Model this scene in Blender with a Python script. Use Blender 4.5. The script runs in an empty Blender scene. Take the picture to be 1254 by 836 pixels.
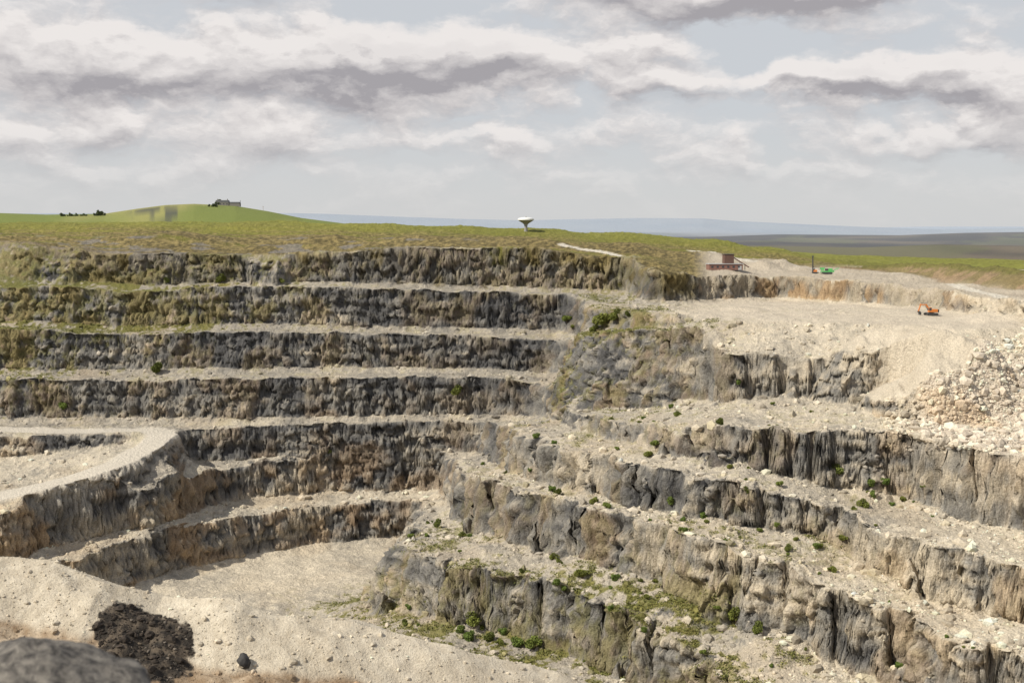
import bpy, bmesh, math, random, time
import numpy as np
from mathutils import Vector, Matrix
T0=time.time()
F=1500.0; U0=627.0; V0=418.0; HOR=278.0
PIT=math.atan((V0-HOR)/F); CP=math.cos(PIT); SP=math.sin(PIT)
rng=np.random.default_rng(7); random.seed(7)
f32=np.float32
# ---------------------------------------------------------------- survey helpers
def P(u,v,z=None,D=None):
    a=(u-U0)/F; b=-(v-V0)/F
    d=np.array([a, CP+SP*b, -SP+CP*b])
    t=(z/d[2]) if z is not None else D/d[1]
    return d*t
_T3=rng.random((64,64,64)).astype(f32)
_T3b=rng.random((64,64,64)).astype(f32)
def vn3(x,y,z,seed=0):
    x=np.asarray(x,f32)+seed*17.3; y=np.asarray(y,f32)+seed*7.7; z=np.asarray(z,f32)+seed*3.1
    x,y,z=np.broadcast_arrays(x,y,z)
    xi=np.floor(x).astype(np.int32); yi=np.floor(y).astype(np.int32); zi=np.floor(z).astype(np.int32)
    fx=x-xi; fy=y-yi; fz=z-zi
    fx=fx*fx*(3-2*fx); fy=fy*fy*(3-2*fy); fz=fz*fz*(3-2*fz)
    x0=xi&63;x1=(xi+1)&63;y0=yi&63;y1=(yi+1)&63;z0=zi&63;z1=(zi+1)&63
    a=_T3[x0,y0,z0]*(1-fx)+_T3[x1,y0,z0]*fx
    b=_T3[x0,y1,z0]*(1-fx)+_T3[x1,y1,z0]*fx
    c=_T3[x0,y0,z1]*(1-fx)+_T3[x1,y0,z1]*fx
    d=_T3[x0,y1,z1]*(1-fx)+_T3[x1,y1,z1]*fx
    a=a*(1-fy)+b*fy; c=c*(1-fy)+d*fy
    return a*(1-fz)+c*fz
def fbm3(x,y,z,o=3,seed=0):
    s=0;a=1.0;t=0;k=1.0
    for i in range(o):
        s=s+a*vn3(x*k,y*k,z*k,seed+i*5); t+=a; a*=0.5; k*=2.03
    return s/t
def vn2(x,y,seed=0):
    x=np.asarray(x,f32)+seed*17.3; y=np.asarray(y,f32)+seed*7.7
    xi=np.floor(x).astype(np.int32); yi=np.floor(y).astype(np.int32)
    fx=x-xi; fy=y-yi
    fx=fx*fx*(3-2*fx); fy=fy*fy*(3-2*fy)
    x0=xi&63;x1=(xi+1)&63;y0=yi&63;y1=(yi+1)&63;s=seed&63
    Ts=_T3[s]
    return (Ts[x0,y0]*(1-fx)+Ts[x1,y0]*fx)*(1-fy)+(Ts[x0,y1]*(1-fx)+Ts[x1,y1]*fx)*fy
def fbm2(x,y,o=3,seed=0):
    s=0;a=1.0;t=0;k=1.0
    for i in range(o):
        s=s+a*vn2(x*k,y*k,seed+i*5); t+=a; a*=0.5; k*=2.03
    return s/t
def blocks(x,y,z,seed=0):
    """jointed-rock cells: returns random value of the block and distance to the joint"""
    x=np.asarray(x,f32)+seed*11.3; y=np.asarray(y,f32)+seed*5.7; z=np.asarray(z,f32)+seed*9.1
    bx_=np.floor(x-.5).astype(np.int32); by_=np.floor(y-.5).astype(np.int32); bz_=np.floor(z-.5).astype(np.int32)
    f1=np.full(x.shape,9,f32); f2=np.full(x.shape,9,f32); idv=np.zeros(x.shape,f32)
    for i in (0,1):
        for j in (0,1):
            for k in (0,1):
                cx=bx_+i; cy=by_+j; cz=bz_+k
                a=cx&63;b=cy&63;c=cz&63
                r1=_T3[a,b,c]; r2=_T3b[a,b,c]; r3=_T3[b,c,a]
                d=np.maximum(np.abs(cx+.2+.6*r1-x),np.abs(cy+.2+.6*r2-y))*.6+.4*(np.abs(cx+.2+.6*r1-x)+np.abs(cy+.2+.6*r2-y))
                d=np.maximum(d,np.abs(cz+.2+.6*r3-z)*1.1)
                rr_=_T3b[c,a,b]
                m=d<f1
                f2=np.where(m,f1,np.minimum(f2,d)); idv=np.where(m,rr_,idv); f1=np.where(m,d,f1)
    return idv,f2-f1
def sst(a,b,x):
    t=np.clip((x-a)/(b-a),0,1); return t*t*(3-2*t)

# ---------------------------------------------------------------- quarry benches (crest lines: u,v,elev,width of face)
C={}
C[1]=[(-900,302,-7.3,14),(-500,300,-6.7,14),(-150,299,-6.4,14),(0,298,-6.1,16),(90,303,-7.6,12),(120,312,-10.3,6),(200,312,-10.3,6),(285,312,-10.3,6),(300,311,-10.1,12),(350,311,-10.1,12),(372,310,-9.75,5),(500,305,-8.2,5),(640,305,-8.2,5),(770,315,-11.2,6),(800,328,-13.8,8),(812,340,-17,6),(870,338,-17,5),(950,338,-17.5,5),(1050,345,-18.5,5),(1150,356,-20,6),(1230,370,-21,6),(1300,385,-22,6),(1500,410,-24,6),(1900,440,-26,6)]
C[2]=[(-900,352,-21.7,6),(-500,352,-21.7,6),(0,352,-21.7,7),(160,357,-23.1,5),(300,352,-21.6,5),(400,352,-21.6,5),(500,355,-22.5,5),(600,358,-23.3,5),(690,361,-24.2,6),(712,368,-25.5,8),(722,374,-26,8),(735,378,-26,8),(790,383,-26,8),(850,386,-26,8),(870,392,-26,14),(930,394,-26,17),(1000,395,-26,18),(1100,398,-26,18),(1165,404,-26,20),(1254,402,-26,22),(1400,410,-26,22),(1900,430,-26,22)]
C[3]=[(-900,403,-35.2,5),(-500,403,-35.2,5),(0,403,-35.2,5),(130,410,-37.2,5),(300,408,-36.6,5),(500,410,-37.2,5),(600,413,-38,5),(670,417,-39,5),(692,418,-38.4,7),(715,411,-33.8,11),(750,407,-30.7,12),(800,406,-30,12),(850,414,-31,9.5),(900,432,-32.7,5),(1000,440,-34,5),(1060,452,-36,5),(1115,463,-37.7,6),(1160,462,-36.5,16),(1254,462,-36.5,20),(1400,470,-36.5,20),(1900,500,-37,20)]
C[4]=[(-900,465,-50.4,5),(-500,465,-50.4,5),(0,465,-50.4,5),(150,467,-50.8,5),(300,464,-50,5),(500,462,-49.8,5),(600,463,-50,5),(660,469,-51.2,5),(680,480,-52.5,7),(692,495,-53,8),(705,509,-52,6),(760,519,-50,6),(820,527,-47.5,5),(900,526,-45,4),(1000,528,-44.7,5),(1110,531,-44.7,6),(1180,545,-45,5),(1254,560,-45.5,5),(1400,590,-46.5,6),(1900,680,-48,6)]
C[5]=[(-900,565,-65,6),(-500,550,-64.5,6),(0,535,-64.3,6),(100,533,-64.3,6),(150,533,-64.3,6),(175,531,-64.2,6),(200,529,-64.3,6),(230,526,-64.5,6),(330,523,-64.3,5),(400,520,-64,5),(500,518,-64,5),(588,517,-63.7,6),(608,520,-61.5,7),(624,525,-58.5,7),(640,534,-56,5.5),(665,546,-55,5),(720,556,-54.5,5),(800,575,-54,5),(870,592,-54.7,5),(960,608,-56.5,5),(1035,622,-58,5),(1060,648,-60.3,5.5),(1130,665,-60.5,5.5),(1254,690,-61,5.5),(1400,720,-62,6),(1900,800,-64,6)]
C[6]=[(-900,760,-77,6),(-500,700,-76,6),(-150,655,-76,6),(0,628,-75,6),(100,608,-75,6),(180,601,-75.5,6),(235,586,-76,6),(280,573,-76,5),(400,566,-76,5),(500,559,-75,5),(542,559,-74.5,6),(560,568,-72,7),(570,580,-68.5,7),(600,590,-65,6),(640,604,-64,5.5),(760,630,-63,5.5),(850,660,-63.3,5.5),(960,690,-65.5,6),(1010,720,-68.5,6),(1100,748,-70.5,6),(1170,785,-72,6),(1254,805,-72.5,6),(1400,850,-74,7),(1900,950,-76,7)]
C[7]=[(-900,950,-89,6),(-500,850,-88.5,6),(-150,760,-88.5,6),(0,718,-88.3,6),(90,686,-88,6),(200,651,-87.5,6),(300,631,-87.3,6),(400,620,-87.3,6),(500,613,-87,6),(522,616,-86.3,9),(520,632,-84.5,12),(512,655,-82,12),(505,674,-79.5,10),(530,684,-78.5,7),(560,690,-78.3,6),(640,706,-78.5,5.5),(720,735,-79,5.5),(800,768,-80.5,5.5),(870,800,-82,6),(905,838,-84,6),(1000,900,-88,6),(1200,960,-90,6),(1500,1050,-91,6),(1900,1150,-92,6)]
S={}
def zs(l): return [P(u,v,z=z) for u,v,z in l]
def ds(l): return [P(u,v,D=D) for u,v,D in l]
def crest(k): return [P(c[0],c[1],z=c[2]) for c in C[k]]
S[0]=crest(1)+zs([(870,331,-15.8),(950,333,-17),(1040,336,-17.9),(1150,348,-20),(1230,364,-20.7),(1300,378,-21.3)])+ds([(-500,270,620),(-200,271,620),(0,273,620),(100,272.5,620),(200,272,620),(330,271,620),(450,274,620),(560,277,620),(640,279.5,620),(760,285,620),(860,292,620),(930,303,620),(1000,317,620),(1100,325,620),(1254,330,620),(1500,335,620)])+ds([(-300,287,520),(0,287,520),(200,285,520),(400,288,520),(520,289,520),(640,291,520),(760,298,520),(850,308,520),(930,318,520),(1000,328,520),(1100,330,560),(1254,335,560)])
S[1]=crest(2)+zs([(60,350,-21.5),(740,371,-26),(800,373,-26),(850,375,-26),(900,377,-26),(1000,380,-26),(1050,381,-26),(1100,384,-26),(1170,388,-26),(1230,398,-26)])
S[2]=crest(3)+zs([(0,400,-35),(300,405,-36.3),(600,410,-37.7)])
S[3]=crest(4)+zs([(705,503,-52.3),(730,506,-51.7),(780,508,-49.7),(830,500,-46.8),(950,492,-44),(1050,492,-43.5),(1090,505,-44),(1090,518,-44.5),(900,512,-44.8),(300,462,-50)])
S[4]=crest(5)+zs([(0,524,-64.5),(400,517,-64),(655,530,-55.3),(700,535,-54.5),(780,548,-52.8),(830,560,-52.3),(900,572,-52.9),(960,585,-55),(1050,603,-57.6),(1110,625,-59.6),(1180,645,-60.6),(1254,665,-61.2),(1400,690,-62)])
S[5]=crest(6)+zs([(-200,640,-74.5),(0,607,-72.5),(90,585,-70),(150,565,-67.8),(185,545,-65.5),(192,534,-64.6),(0,590,-72),(80,575,-70.5),(140,553,-67),(260,572,-76),(645,603,-64.8),(740,612,-63.2),(860,642,-62.7),(960,655,-64),(1060,702,-68),(1160,740,-70.7),(1254,768,-71.2)])
S[6]=crest(7)+zs([(0,690,-88),(520,632,-84),(515,655,-81.5),(545,672,-79),(600,668,-76),(700,690,-75),(760,706,-75.3),(830,735,-76.5),(940,778,-78.6),(1000,836,-83)])
S[7]=zs([(-500,800,-100),(0,740,-100),(240,714,-100),(330,690,-100),(420,665,-100),(470,660,-99.5),(440,690,-100),(300,720,-100),(380,700,-100),(430,735,-100),(360,760,-100),(452,735,-97),(480,728,-93.5),(560,768,-92.5),(640,790,-92),(700,812,-92),(780,840,-92.5),(900,900,-93),(1200,1000,-95)])
GX0,GX1,GY0,GY1,GS=-420.,420.,20.,740.,1.5
gx=np.arange(GX0,GX1+GS,GS); gy=np.arange(GY0,GY1+GS,GS)
XX,YY=np.meshgrid(gx,gy,indexing='ij')
def segdist(X,Y,pts,vals=None):
    best=np.full(X.shape,1e18); bv=[np.zeros(X.shape) for _ in (vals or [])]
    for i in range(len(pts)-1):
        ax,ay=pts[i][:2]; bx,by=pts[i+1][:2]
        dx,dy=bx-ax,by-ay; L=dx*dx+dy*dy+1e-9
        t=np.clip(((X-ax)*dx+(Y-ay)*dy)/L,0,1)
        d=(X-ax-t*dx)**2+(Y-ay-t*dy)**2
        m=d<best; best=np.where(m,d,best)
        for j,vv in enumerate(vals or []):
            bv[j]=np.where(m,vv[i]*(1-t)+vv[i+1]*t,bv[j])
    return np.sqrt(best),bv
def inside(X,Y,poly):
    r=np.zeros(X.shape,bool)
    n=len(poly)
    for i in range(n):
        x1,y1=poly[i][:2]; x2,y2=poly[(i+1)%n][:2]
        if y1==y2: continue
        c=((y1>Y)!=(y2>Y))&(X<(x2-x1)*(Y-y1)/(y2-y1)+x1)
        r^=c
    return r
def idw(X,Y,pts,p=3.0):
    num=np.zeros(X.shape); den=np.zeros(X.shape)
    for q in pts:
        w=1.0/(((X-q[0])**2+(Y-q[1])**2+4.0)**(p/2))
        num+=w*q[2]; den+=w
    return num/den
ras={}
tot=np.zeros(XX.shape)
for k in range(1,8):
    pts=crest(k); d,(w,)=segdist(XX,YY,pts,[[c[3] for c in C[k]]])
    poly=[(q[0],q[1]) for q in pts]+[(1500,-500),(-1500,-500)]
    ras['d%d'%k]=np.where(inside(XX,YY,poly),d,-d).astype(f32)
    ras['w%d'%k]=w.astype(f32)
    tot+=np.tanh(ras['d%d'%k]/9.0)
for _ in range(3):
    tot[1:-1,1:-1]=(tot[1:-1,1:-1]*2+tot[2:,1:-1]+tot[:-2,1:-1]+tot[1:-1,2:]+tot[1:-1,:-2])/6
gxx,gyy=np.gradient(tot); ln=np.sqrt(gxx**2+gyy**2)+1e-6
ras['fx']=(gxx/ln).astype(f32); ras['fy']=(gyy/ln).astype(f32)
for k in range(0,8): ras['s%d'%k]=idw(XX,YY,S[k]).astype(f32)
road=zs([(-400,530,-63.5),(-100,521,-63.8),(0,525,-64.2),(60,527.5,-64.3),(140,527.5,-64.2),(188,526.5,-64.2),(200,532,-64.4),(185,545,-65.5),(150,565,-67.8),(90,585,-70),(0,607,-72.5),(-150,640,-74.5),(-400,700,-76)])
rd,(rz,)=segdist(XX,YY,road,[[q[2] for q in road]])
ras['rd']=rd.astype(f32); ras['rz']=rz.astype(f32)
rdg=ds([(1048,326,505),(1100,322,490),(1180,323,450),(1254,330,400),(1400,345,350),(1700,370,320)])
d,(z_,)=segdist(XX,YY,rdg,[[q[2] for q in rdg]])
ras['gd']=d.astype(f32); ras['gz']=z_.astype(f32)
hp_=zs([(1075,403,-26),(1120,399,-24.8),(1152,406,-25),(1140,430,-29.5),(1112,462,-36)])
d,(z_,)=segdist(XX,YY,hp_,[[q[2] for q in hp_]]); ras['hd']=d.astype(f32); ras['hz']=z_.astype(f32)
trk=[zs([(840,313,-12.5),(905,320,-14),(960,326,-16),(1000,331,-17),(1045,336,-18)]),ds([(690,299.3,500),(730,301,490),(760,304,480)]),zs([(1160,351,-20),(1200,358,-20.3),(1235,367,-20.8),(1300,380,-21.6)])]
td=None
for t in trk:
    d,_=segdist(XX,YY,t); td=d if td is None else np.minimum(td,d)
ras['td']=td.astype(f32)
def samp(names,x,y):
    fx=np.clip((x-GX0)/GS,0,len(gx)-1.001).astype(f32); fy=np.clip((y-GY0)/GS,0,len(gy)-1.001).astype(f32)
    ix=fx.astype(np.int32); iy=fy.astype(np.int32); fx=fx-ix; fy=fy-iy
    out={}
    w00=(1-fx)*(1-fy);w10=fx*(1-fy);w01=(1-fx)*fy;w11=fx*fy
    for n in names:
        A=ras[n]; out[n]=A[ix,iy]*w00+A[ix+1,iy]*w10+A[ix,iy+1]*w01+A[ix+1,iy+1]*w11
    return out
bc=zs([(-900,520,-10),(-400,600,-13),(-200,640,-14.5),(0,677,-16),(60,688,-16.5),(130,703,-17),(200,722,-18),(300,738,-18.5),(430,757,-19.5),(560,790,-21),(740,838,-23.5),(900,880,-26),(1300,1000,-31)])
bx=np.array([q[0] for q in bc]); by=np.array([q[1] for q in bc]); bz=np.array([q[2] for q in bc])
def near(x,y):
    yc=np.interp(x,bx,by); zc=np.interp(x,bx,bz)
    q=y-yc+1.2*(fbm2(x/5,y/5,2,3)-.5)
    out=zc-0.72*np.maximum(q,0)+0.25
    sq=-q
    inn=zc+0.25-np.where(sq<3.9,0.66*sq,0.66*3.9+0.03*(sq-3.9))
    h=np.where(q>0,out,inn)
    h=h-0.35*np.exp(-(q/0.8)**2)
    h=h-.12*np.exp(-((sq-6.0)/.3)**2)-.12*np.exp(-((sq-8.2)/.3)**2)+.35*np.exp(-((sq-4.4)/.4)**2)*fbm2(x/.9,y/.9,2,8)
    ht=-1.9-0.80*np.maximum(y-2.0,0)
    h=np.where(y<40,np.maximum(h,ht),h)
    rg=np.exp(-((y-yc)/18)**2)
    h=h+rg*(0.8*(fbm2(x/3,y/3,3,9)-.5)+0.12*(fbm2(x/.7,y/.7,2,19)-.5))
    d0=P(178,752,z=-18.0)
    h=h+0.45*np.exp(-(((x-d0[0])/2.0)**2+((y-d0[1])/2.0)**2)**2)*(0.3+fbm2(x/.7,y/.7,3,29)*1.3)
    return h
def ridge(y0,us,vs,x,y,sig,base):
    uu=U0+F*x/np.maximum(y,1); vv=np.interp(uu,us,vs)
    zt=(HOR-vv)/F*y0
    g=np.exp(-((y-y0)/sig)**2)
    return base*(1-g)+zt*g
def far(x,y):
    b=np.interp(y,[600,900,1500,3000,6000,10000,14000,30000],[-14,-40,-55,-62,-55,-40,-60,-260])
    b=b+(fbm2(x/900,y/900,4,4)-.5)*np.interp(y,[700,3000,10000],[6,40,120])
    b=ridge(1300,[-600,-200,0,60,130,170,205,240,290,330,370,440,600,900,1300],[266,264,261,263,262,256,251.5,250,252.5,259,267,276,300,335,335],x,y,200,b)
    b=ridge(2600,[-600,600,900,1050,1150,1254,1600],[300,303,300,303,299,301,300],x,y,350,b)
    b=ridge(5000,[-600,600,860,950,1100,1180,1254,1600],[290,290,290,287,288,285,284,282],x,y,700,b)
    b=ridge(9000,[-600,360,400,450,560,640,700,780,860,905,950,1050,1150,1254,1700],[262,261,262,264,268,270,268.5,267,267.5,271,273,277.5,281,279,277],x,y,1300,b)
    b=ridge(14000,[-600,600,900,1000,1060,1130,1254,1700],[271,271,273,276,279,277.5,277.5,274],x,y,1800,b)
    return b
names=['d%d'%k for k in range(1,8)]+['w%d'%k for k in range(1,8)]+['s%d'%k for k in range(8)]+['rd','rz','gd','gz','td','fx','fy','hd','hz']
def height(x,y):
    R=samp(names,x,y)
    big=fbm2(x/18,y/18,2,11)-.5
    med=fbm2(x/6.0,y/6.0,2,12)-.5
    rib=1-2*np.abs(fbm2(x/4.2,y/4.2,1,13)-.5)*2
    fin=fbm2(x/1.6,y/1.6,1,14)-.5
    near_=sst(370,300,y)
    amp=.52+.50*near_
    h=R['s0']+ (fbm2(x/14,y/14,3,31)-.5)*1.8+(fbm2(x/3,y/3,2,33)-.5)*.5
    h=np.maximum(h,R['gz']-R['gd']*0.55+big*2)
    for k in range(1,8):
        w=R['w%d'%k]; tal=sst(12.5,16,w); rug=sst(8,11,w)
        pert=(3.6*big+3.4*med+(1.1+.9*near_)*(rib-.5)+.7*fin)*amp*(1-.5*tal)*(1+.8*rug*(1-tal))
        pert=pert+(amp-.25)*3.2*(vn2(x/11+k*13.1,y/11,40+k)-.5)
        t=(R['d%d'%k]+pert)/w
        brk=.40+.25*(vn2(x/8,y/8,44+k)-.5)+.42*rug
        top=.86+.07*near_
        s1=np.clip(t/brk,0,1)*top+np.clip((t-brk)/(1-brk),0,1)*(1-top)
        s2=np.clip(t,0,1)
        s=np.clip(s1*(1-tal)+s2*tal,0,1)
        lo=R['s%d'%k]
        nz=(fbm2(x/6+k*3,y/6,3,21)-.5)*1.5
        h=h+0.8*np.exp(-((t+.30)/.2)**2)*vn2(x/4,y/4,60+k)*(t<0)
        h=h*(1-s)+(lo+nz*np.clip(t,0,1))*s
    hc=R['hz']+1.2-.60*np.sqrt(R['hd']**2+1.5)-1.2*np.maximum(R['hd']-11,0)+1.1*(vn2(x/1.5,y/5,66)-.5)*sst(1,5,R['hd'])
    h=np.maximum(h,hc)
    rdm=sst(6.3,3.8,R['rd']+med)
    h=h*(1-rdm)+R['rz']*rdm
    return h,R,rdm
def full(x,y):
    h,R,rdm=height(x,y)
    for (u,v,z,rr,hh) in [(935,331,-17,6,3.2),(958,331,-17.2,5,3.0),(985,332,-17.3,4,1.8),(1215,392,-26,7,2.2),(1240,396,-26,5,2.),(1205,395,-26,4,1.4),(905,380,-26,5,1.),(1242,492,-41,9,6.)]:
        c=P(u,v,z=z); h=h+hh*np.exp(-((x-c[0])**2+(y-c[1])**2)/(rr*rr))
    bl=sst(640,900,y)
    h=h*(1-bl)+far(x,y)*bl
    n=near(x,y)
    nm=(n>h)&(y<240)
    h=np.where(nm,n,h)
    return h,R,rdm,nm
us=np.concatenate([np.arange(-700,-60,14.0),np.arange(-60,1314,1.2),np.arange(1314,1960,14.0)])
tc=(us-U0)/F; NC=len(tc)
yd=np.unique(np.concatenate([np.linspace(2,45,60),np.linspace(45,72,140),np.linspace(72,200,40),np.linspace(200,460,800),np.linspace(460,700,150)]))
Yd=np.broadcast_to(yd[:,None],(len(yd),NC)).astype(f32); Xd=(Yd*tc[None,:]).astype(f32)
Hd=full(Xd[:,::3],Yd[:,::3])[0]
Hd=np.repeat(Hd,3,axis=1)[:,:NC]
dy=np.diff(Yd,axis=0); dz=np.abs(np.diff(Hd,axis=0)); rr=Yd[1:]; zz=np.abs(Hd[1:])
m=(dz+(0.2+zz/rr)*dy)/rr
m=m*np.where(rr<45,.05,np.where((rr>70)&(rr<200),.06,1.0))
def boxblur(a,w,axis):
    pad=[(0,0),(0,0)]; pad[axis]=(w+1,w); b=np.cumsum(np.pad(a.astype(np.float64),pad,mode='edge'),axis=axis)
    return (np.take(b,range(2*w+1,b.shape[axis]),axis=axis)-np.take(b,range(0,b.shape[axis]-2*w-1),axis=axis))/(2*w+1)
m=boxblur(boxblur(m,22,1),22,1)
m=boxblur(m,3,0)
cum=np.concatenate([np.zeros((1,NC)),np.cumsum(m,axis=0)],axis=0)
NR=1250
Yn=np.empty((NR,NC),f32)
lv=np.linspace(0,1,NR)
for j in range(NC): Yn[:,j]=np.interp(lv,cum[:,j]/cum[-1,j],yd)
yf=np.geomspace(703,30000,130)
Y=np.concatenate([Yn,np.broadcast_to(yf[:,None],(130,NC))],axis=0).astype(f32)
X=(Y*tc[None,:]).astype(f32)
Z,R,rdm,nm=full(X,Y)
print('height',time.time()-T0)
def gridnorm(X,Y,Z):
    ax=np.gradient(X,axis=1);ay=np.gradient(Y,axis=1);az=np.gradient(Z,axis=1)
    bx_=np.gradient(X,axis=0);by_=np.gradient(Y,axis=0);bz_=np.gradient(Z,axis=0)
    nx=ay*bz_-az*by_; ny=az*bx_-ax*bz_; nz=ax*by_-ay*bx_
    l=np.sqrt(nx*nx+ny*ny+nz*nz)+1e-9
    return nx/l,ny/l,nz/l
nx,ny,nz=gridnorm(X,Y,Z)
pit=((Y<640)&(~nm)).astype(f32)
uu=U0+F*X/np.maximum(Y,1)
soft=sst(11,7,R['hd'])                                   # tipped spoil
tal2=sst(12.5,16,R['w2'])*sst(-3,1,R['d2'])*sst(2,-2,R['d3'])*(uu>860)
tal3=sst(10,14,R['w3'])*sst(-4,0,R['d3'])*sst(3,-3,R['d4'])*sst(1110,1150,uu)
loose=np.clip(np.maximum(np.maximum(tal2,tal3),soft),0,1)
work=sst(830,870,uu)*sst(2,-1.5,R['d2'])*sst(2,6,R['d1']) # level working floor
floor=sst(-97.5,-98.8,Z)
steep=boxblur(boxblur(sst(.80,.50,nz)*pit*(1-loose),1,0),1,1).astype(f32)
led=fbm3(X/16,Y/16,Z/1.7,2,75)-.5
wx=X+2.0*(vn3(X/3,Y/3,Z/3,71)-.5); wy=Y+2.0*(vn3(X/3,Y/3,Z/3,72)-.5); wz=Z+1.0*(vn3(X/5,Y/5,Z/5,73)-.5)+.04*X
id1,j1=blocks(wx/3.4,wy/3.4,wz/3.0,1)
id2,j2=blocks(wx/1.35,wy/1.35,wz/1.3,2)
disp=(2.2*(id1-.5)+.95*(id2-.5)+1.6*led-.8*sst(.10,0,j1)-.2*sst(.15,0,j2))*steep
X2=X+R['fx']*disp; Y2=Y+R['fy']*disp
gr=pit*np.clip(1-steep,0.2,1)*(1-rdm)*(1-.8*soft)*(1-.75*work)*(1-.6*floor)
Z2=Z+((fbm3(X/1.4,Y/1.4,Z/1.4,2,80)-.5)*.5+.5*np.maximum(id2-.72,0)*2)*gr
X,Y,Z=X2.astype(f32),Y2.astype(f32),Z2.astype(f32)
nx,ny,nz=gridnorm(X,Y,Z)
# ---------------------------------------------------------------- surface colour (albedo, with distance haze painted into the far country)
def c3(*c): return np.array(c,f32)
def mix(a,b,t): return a*(1-t[...,None])+b*t[...,None]
n1=fbm3(X/16,Y/16,Z/10,3,90); n2=fbm3(X/3.2,Y/3.2,Z/9,3,91); n3=fbm3(X/25,Y/25,Z/1.2,2,92); n4=fbm3(X/9,Y/9,Z/9,3,93); n5=fbm3(X/1.3,Y/1.3,Z/1.3,2,94)
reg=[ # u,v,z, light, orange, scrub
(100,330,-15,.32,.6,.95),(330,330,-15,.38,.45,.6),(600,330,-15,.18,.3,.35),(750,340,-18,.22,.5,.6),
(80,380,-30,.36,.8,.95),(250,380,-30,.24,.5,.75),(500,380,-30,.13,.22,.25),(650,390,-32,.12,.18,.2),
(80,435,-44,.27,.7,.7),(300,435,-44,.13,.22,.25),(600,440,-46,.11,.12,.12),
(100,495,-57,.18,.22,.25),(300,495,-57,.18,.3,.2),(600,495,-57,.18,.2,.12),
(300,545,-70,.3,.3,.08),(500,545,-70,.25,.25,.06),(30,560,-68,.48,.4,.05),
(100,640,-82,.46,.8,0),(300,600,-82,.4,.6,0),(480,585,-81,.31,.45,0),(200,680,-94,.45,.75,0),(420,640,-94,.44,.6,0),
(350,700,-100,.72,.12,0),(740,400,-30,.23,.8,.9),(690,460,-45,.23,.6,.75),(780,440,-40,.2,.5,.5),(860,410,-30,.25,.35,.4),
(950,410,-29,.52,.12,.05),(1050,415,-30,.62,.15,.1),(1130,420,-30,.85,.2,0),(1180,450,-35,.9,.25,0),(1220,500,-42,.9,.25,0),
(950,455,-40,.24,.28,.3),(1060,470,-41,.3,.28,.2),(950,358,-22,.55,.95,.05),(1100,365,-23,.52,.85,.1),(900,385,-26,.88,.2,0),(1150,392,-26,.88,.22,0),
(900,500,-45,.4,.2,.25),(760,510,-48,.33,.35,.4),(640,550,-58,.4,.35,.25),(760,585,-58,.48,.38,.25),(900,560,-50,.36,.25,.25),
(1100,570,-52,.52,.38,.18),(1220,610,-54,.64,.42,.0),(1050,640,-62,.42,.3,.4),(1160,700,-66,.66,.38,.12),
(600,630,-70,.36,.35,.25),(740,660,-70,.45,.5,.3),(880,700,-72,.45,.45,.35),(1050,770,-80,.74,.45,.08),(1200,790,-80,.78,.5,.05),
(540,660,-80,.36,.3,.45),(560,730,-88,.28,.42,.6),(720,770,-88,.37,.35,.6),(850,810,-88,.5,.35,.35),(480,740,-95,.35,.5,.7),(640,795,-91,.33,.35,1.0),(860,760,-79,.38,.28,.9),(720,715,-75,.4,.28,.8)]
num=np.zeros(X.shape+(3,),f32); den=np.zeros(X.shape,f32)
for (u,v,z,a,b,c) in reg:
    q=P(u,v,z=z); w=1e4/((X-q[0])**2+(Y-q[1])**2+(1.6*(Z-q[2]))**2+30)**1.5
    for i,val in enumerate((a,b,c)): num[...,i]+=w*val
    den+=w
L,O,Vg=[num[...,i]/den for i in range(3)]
nzb=boxblur(nz,1,0)
st=sst(.84,.55,nzb)*(1-loose)
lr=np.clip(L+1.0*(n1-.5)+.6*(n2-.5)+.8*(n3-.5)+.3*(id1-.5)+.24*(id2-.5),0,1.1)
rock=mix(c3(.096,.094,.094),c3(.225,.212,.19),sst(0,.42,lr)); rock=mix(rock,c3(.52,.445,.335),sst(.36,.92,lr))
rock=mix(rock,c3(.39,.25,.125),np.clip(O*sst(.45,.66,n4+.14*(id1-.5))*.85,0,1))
rock=rock*(1-.34*np.maximum(sst(.10,0,j1),.6*sst(.12,0,j2)))[...,None]
rock=mix(rock,c3(.055,.052,.05),sst(.60,.74,n2)*.32*(1-L))
fl=np.clip(L+.24+.9*(n4-.5)+.6*(n5-.5),0,1.1)
flat=mix(c3(.25,.23,.20),c3(.59,.515,.40),sst(.02,.98,fl))
flat=mix(flat,c3(.44,.32,.19),np.clip(O*sst(.50,.7,n1)*.5,0,1))
flat=flat*(.9+.5*np.maximum(id2-.6,0)*(1-work))[...,None]
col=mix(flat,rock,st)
col=mix(col,mix(c3(.49,.42,.33),c3(.61,.535,.425),n4),np.clip(work*(1-st),0,1)*.8)
sc_=np.clip(tal3-soft,0,1)
scc=mix(c3(.44,.37,.295),c3(.62,.55,.45),n5); scc=mix(scc,c3(.46,.33,.20),sst(.54,.66,fbm3(X/9,Y/4,Z/14,3,97))*.55)
col=mix(col,scc,sc_*.9)
vg=sst(.48,.59,n4*.55+n5*.45+(Vg-.5)*.22)*np.clip(Vg*1.5,0,1)*(1-sc_)
vc=mix(c3(.085,.105,.028),c3(.24,.20,.07),n1*.6+n5*.4)
col=mix(col,vc,np.clip(vg*(1-.4*st),0,1))
topm=(sst(2.5,-3.0,R['d1']+7*(n4-.5)*2+6*(n5-.5))*((Y>360)|(R['gd']<14)))
pad=sst(845,875,uu)*sst(1600,1400,uu)*sst(545,500,Y)*sst(7,10,R['gd'])
lpad=sst(-200,0,uu)*sst(215,190,uu)*sst(478,455,Y)*sst(.35,.5,n4)*.8
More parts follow.
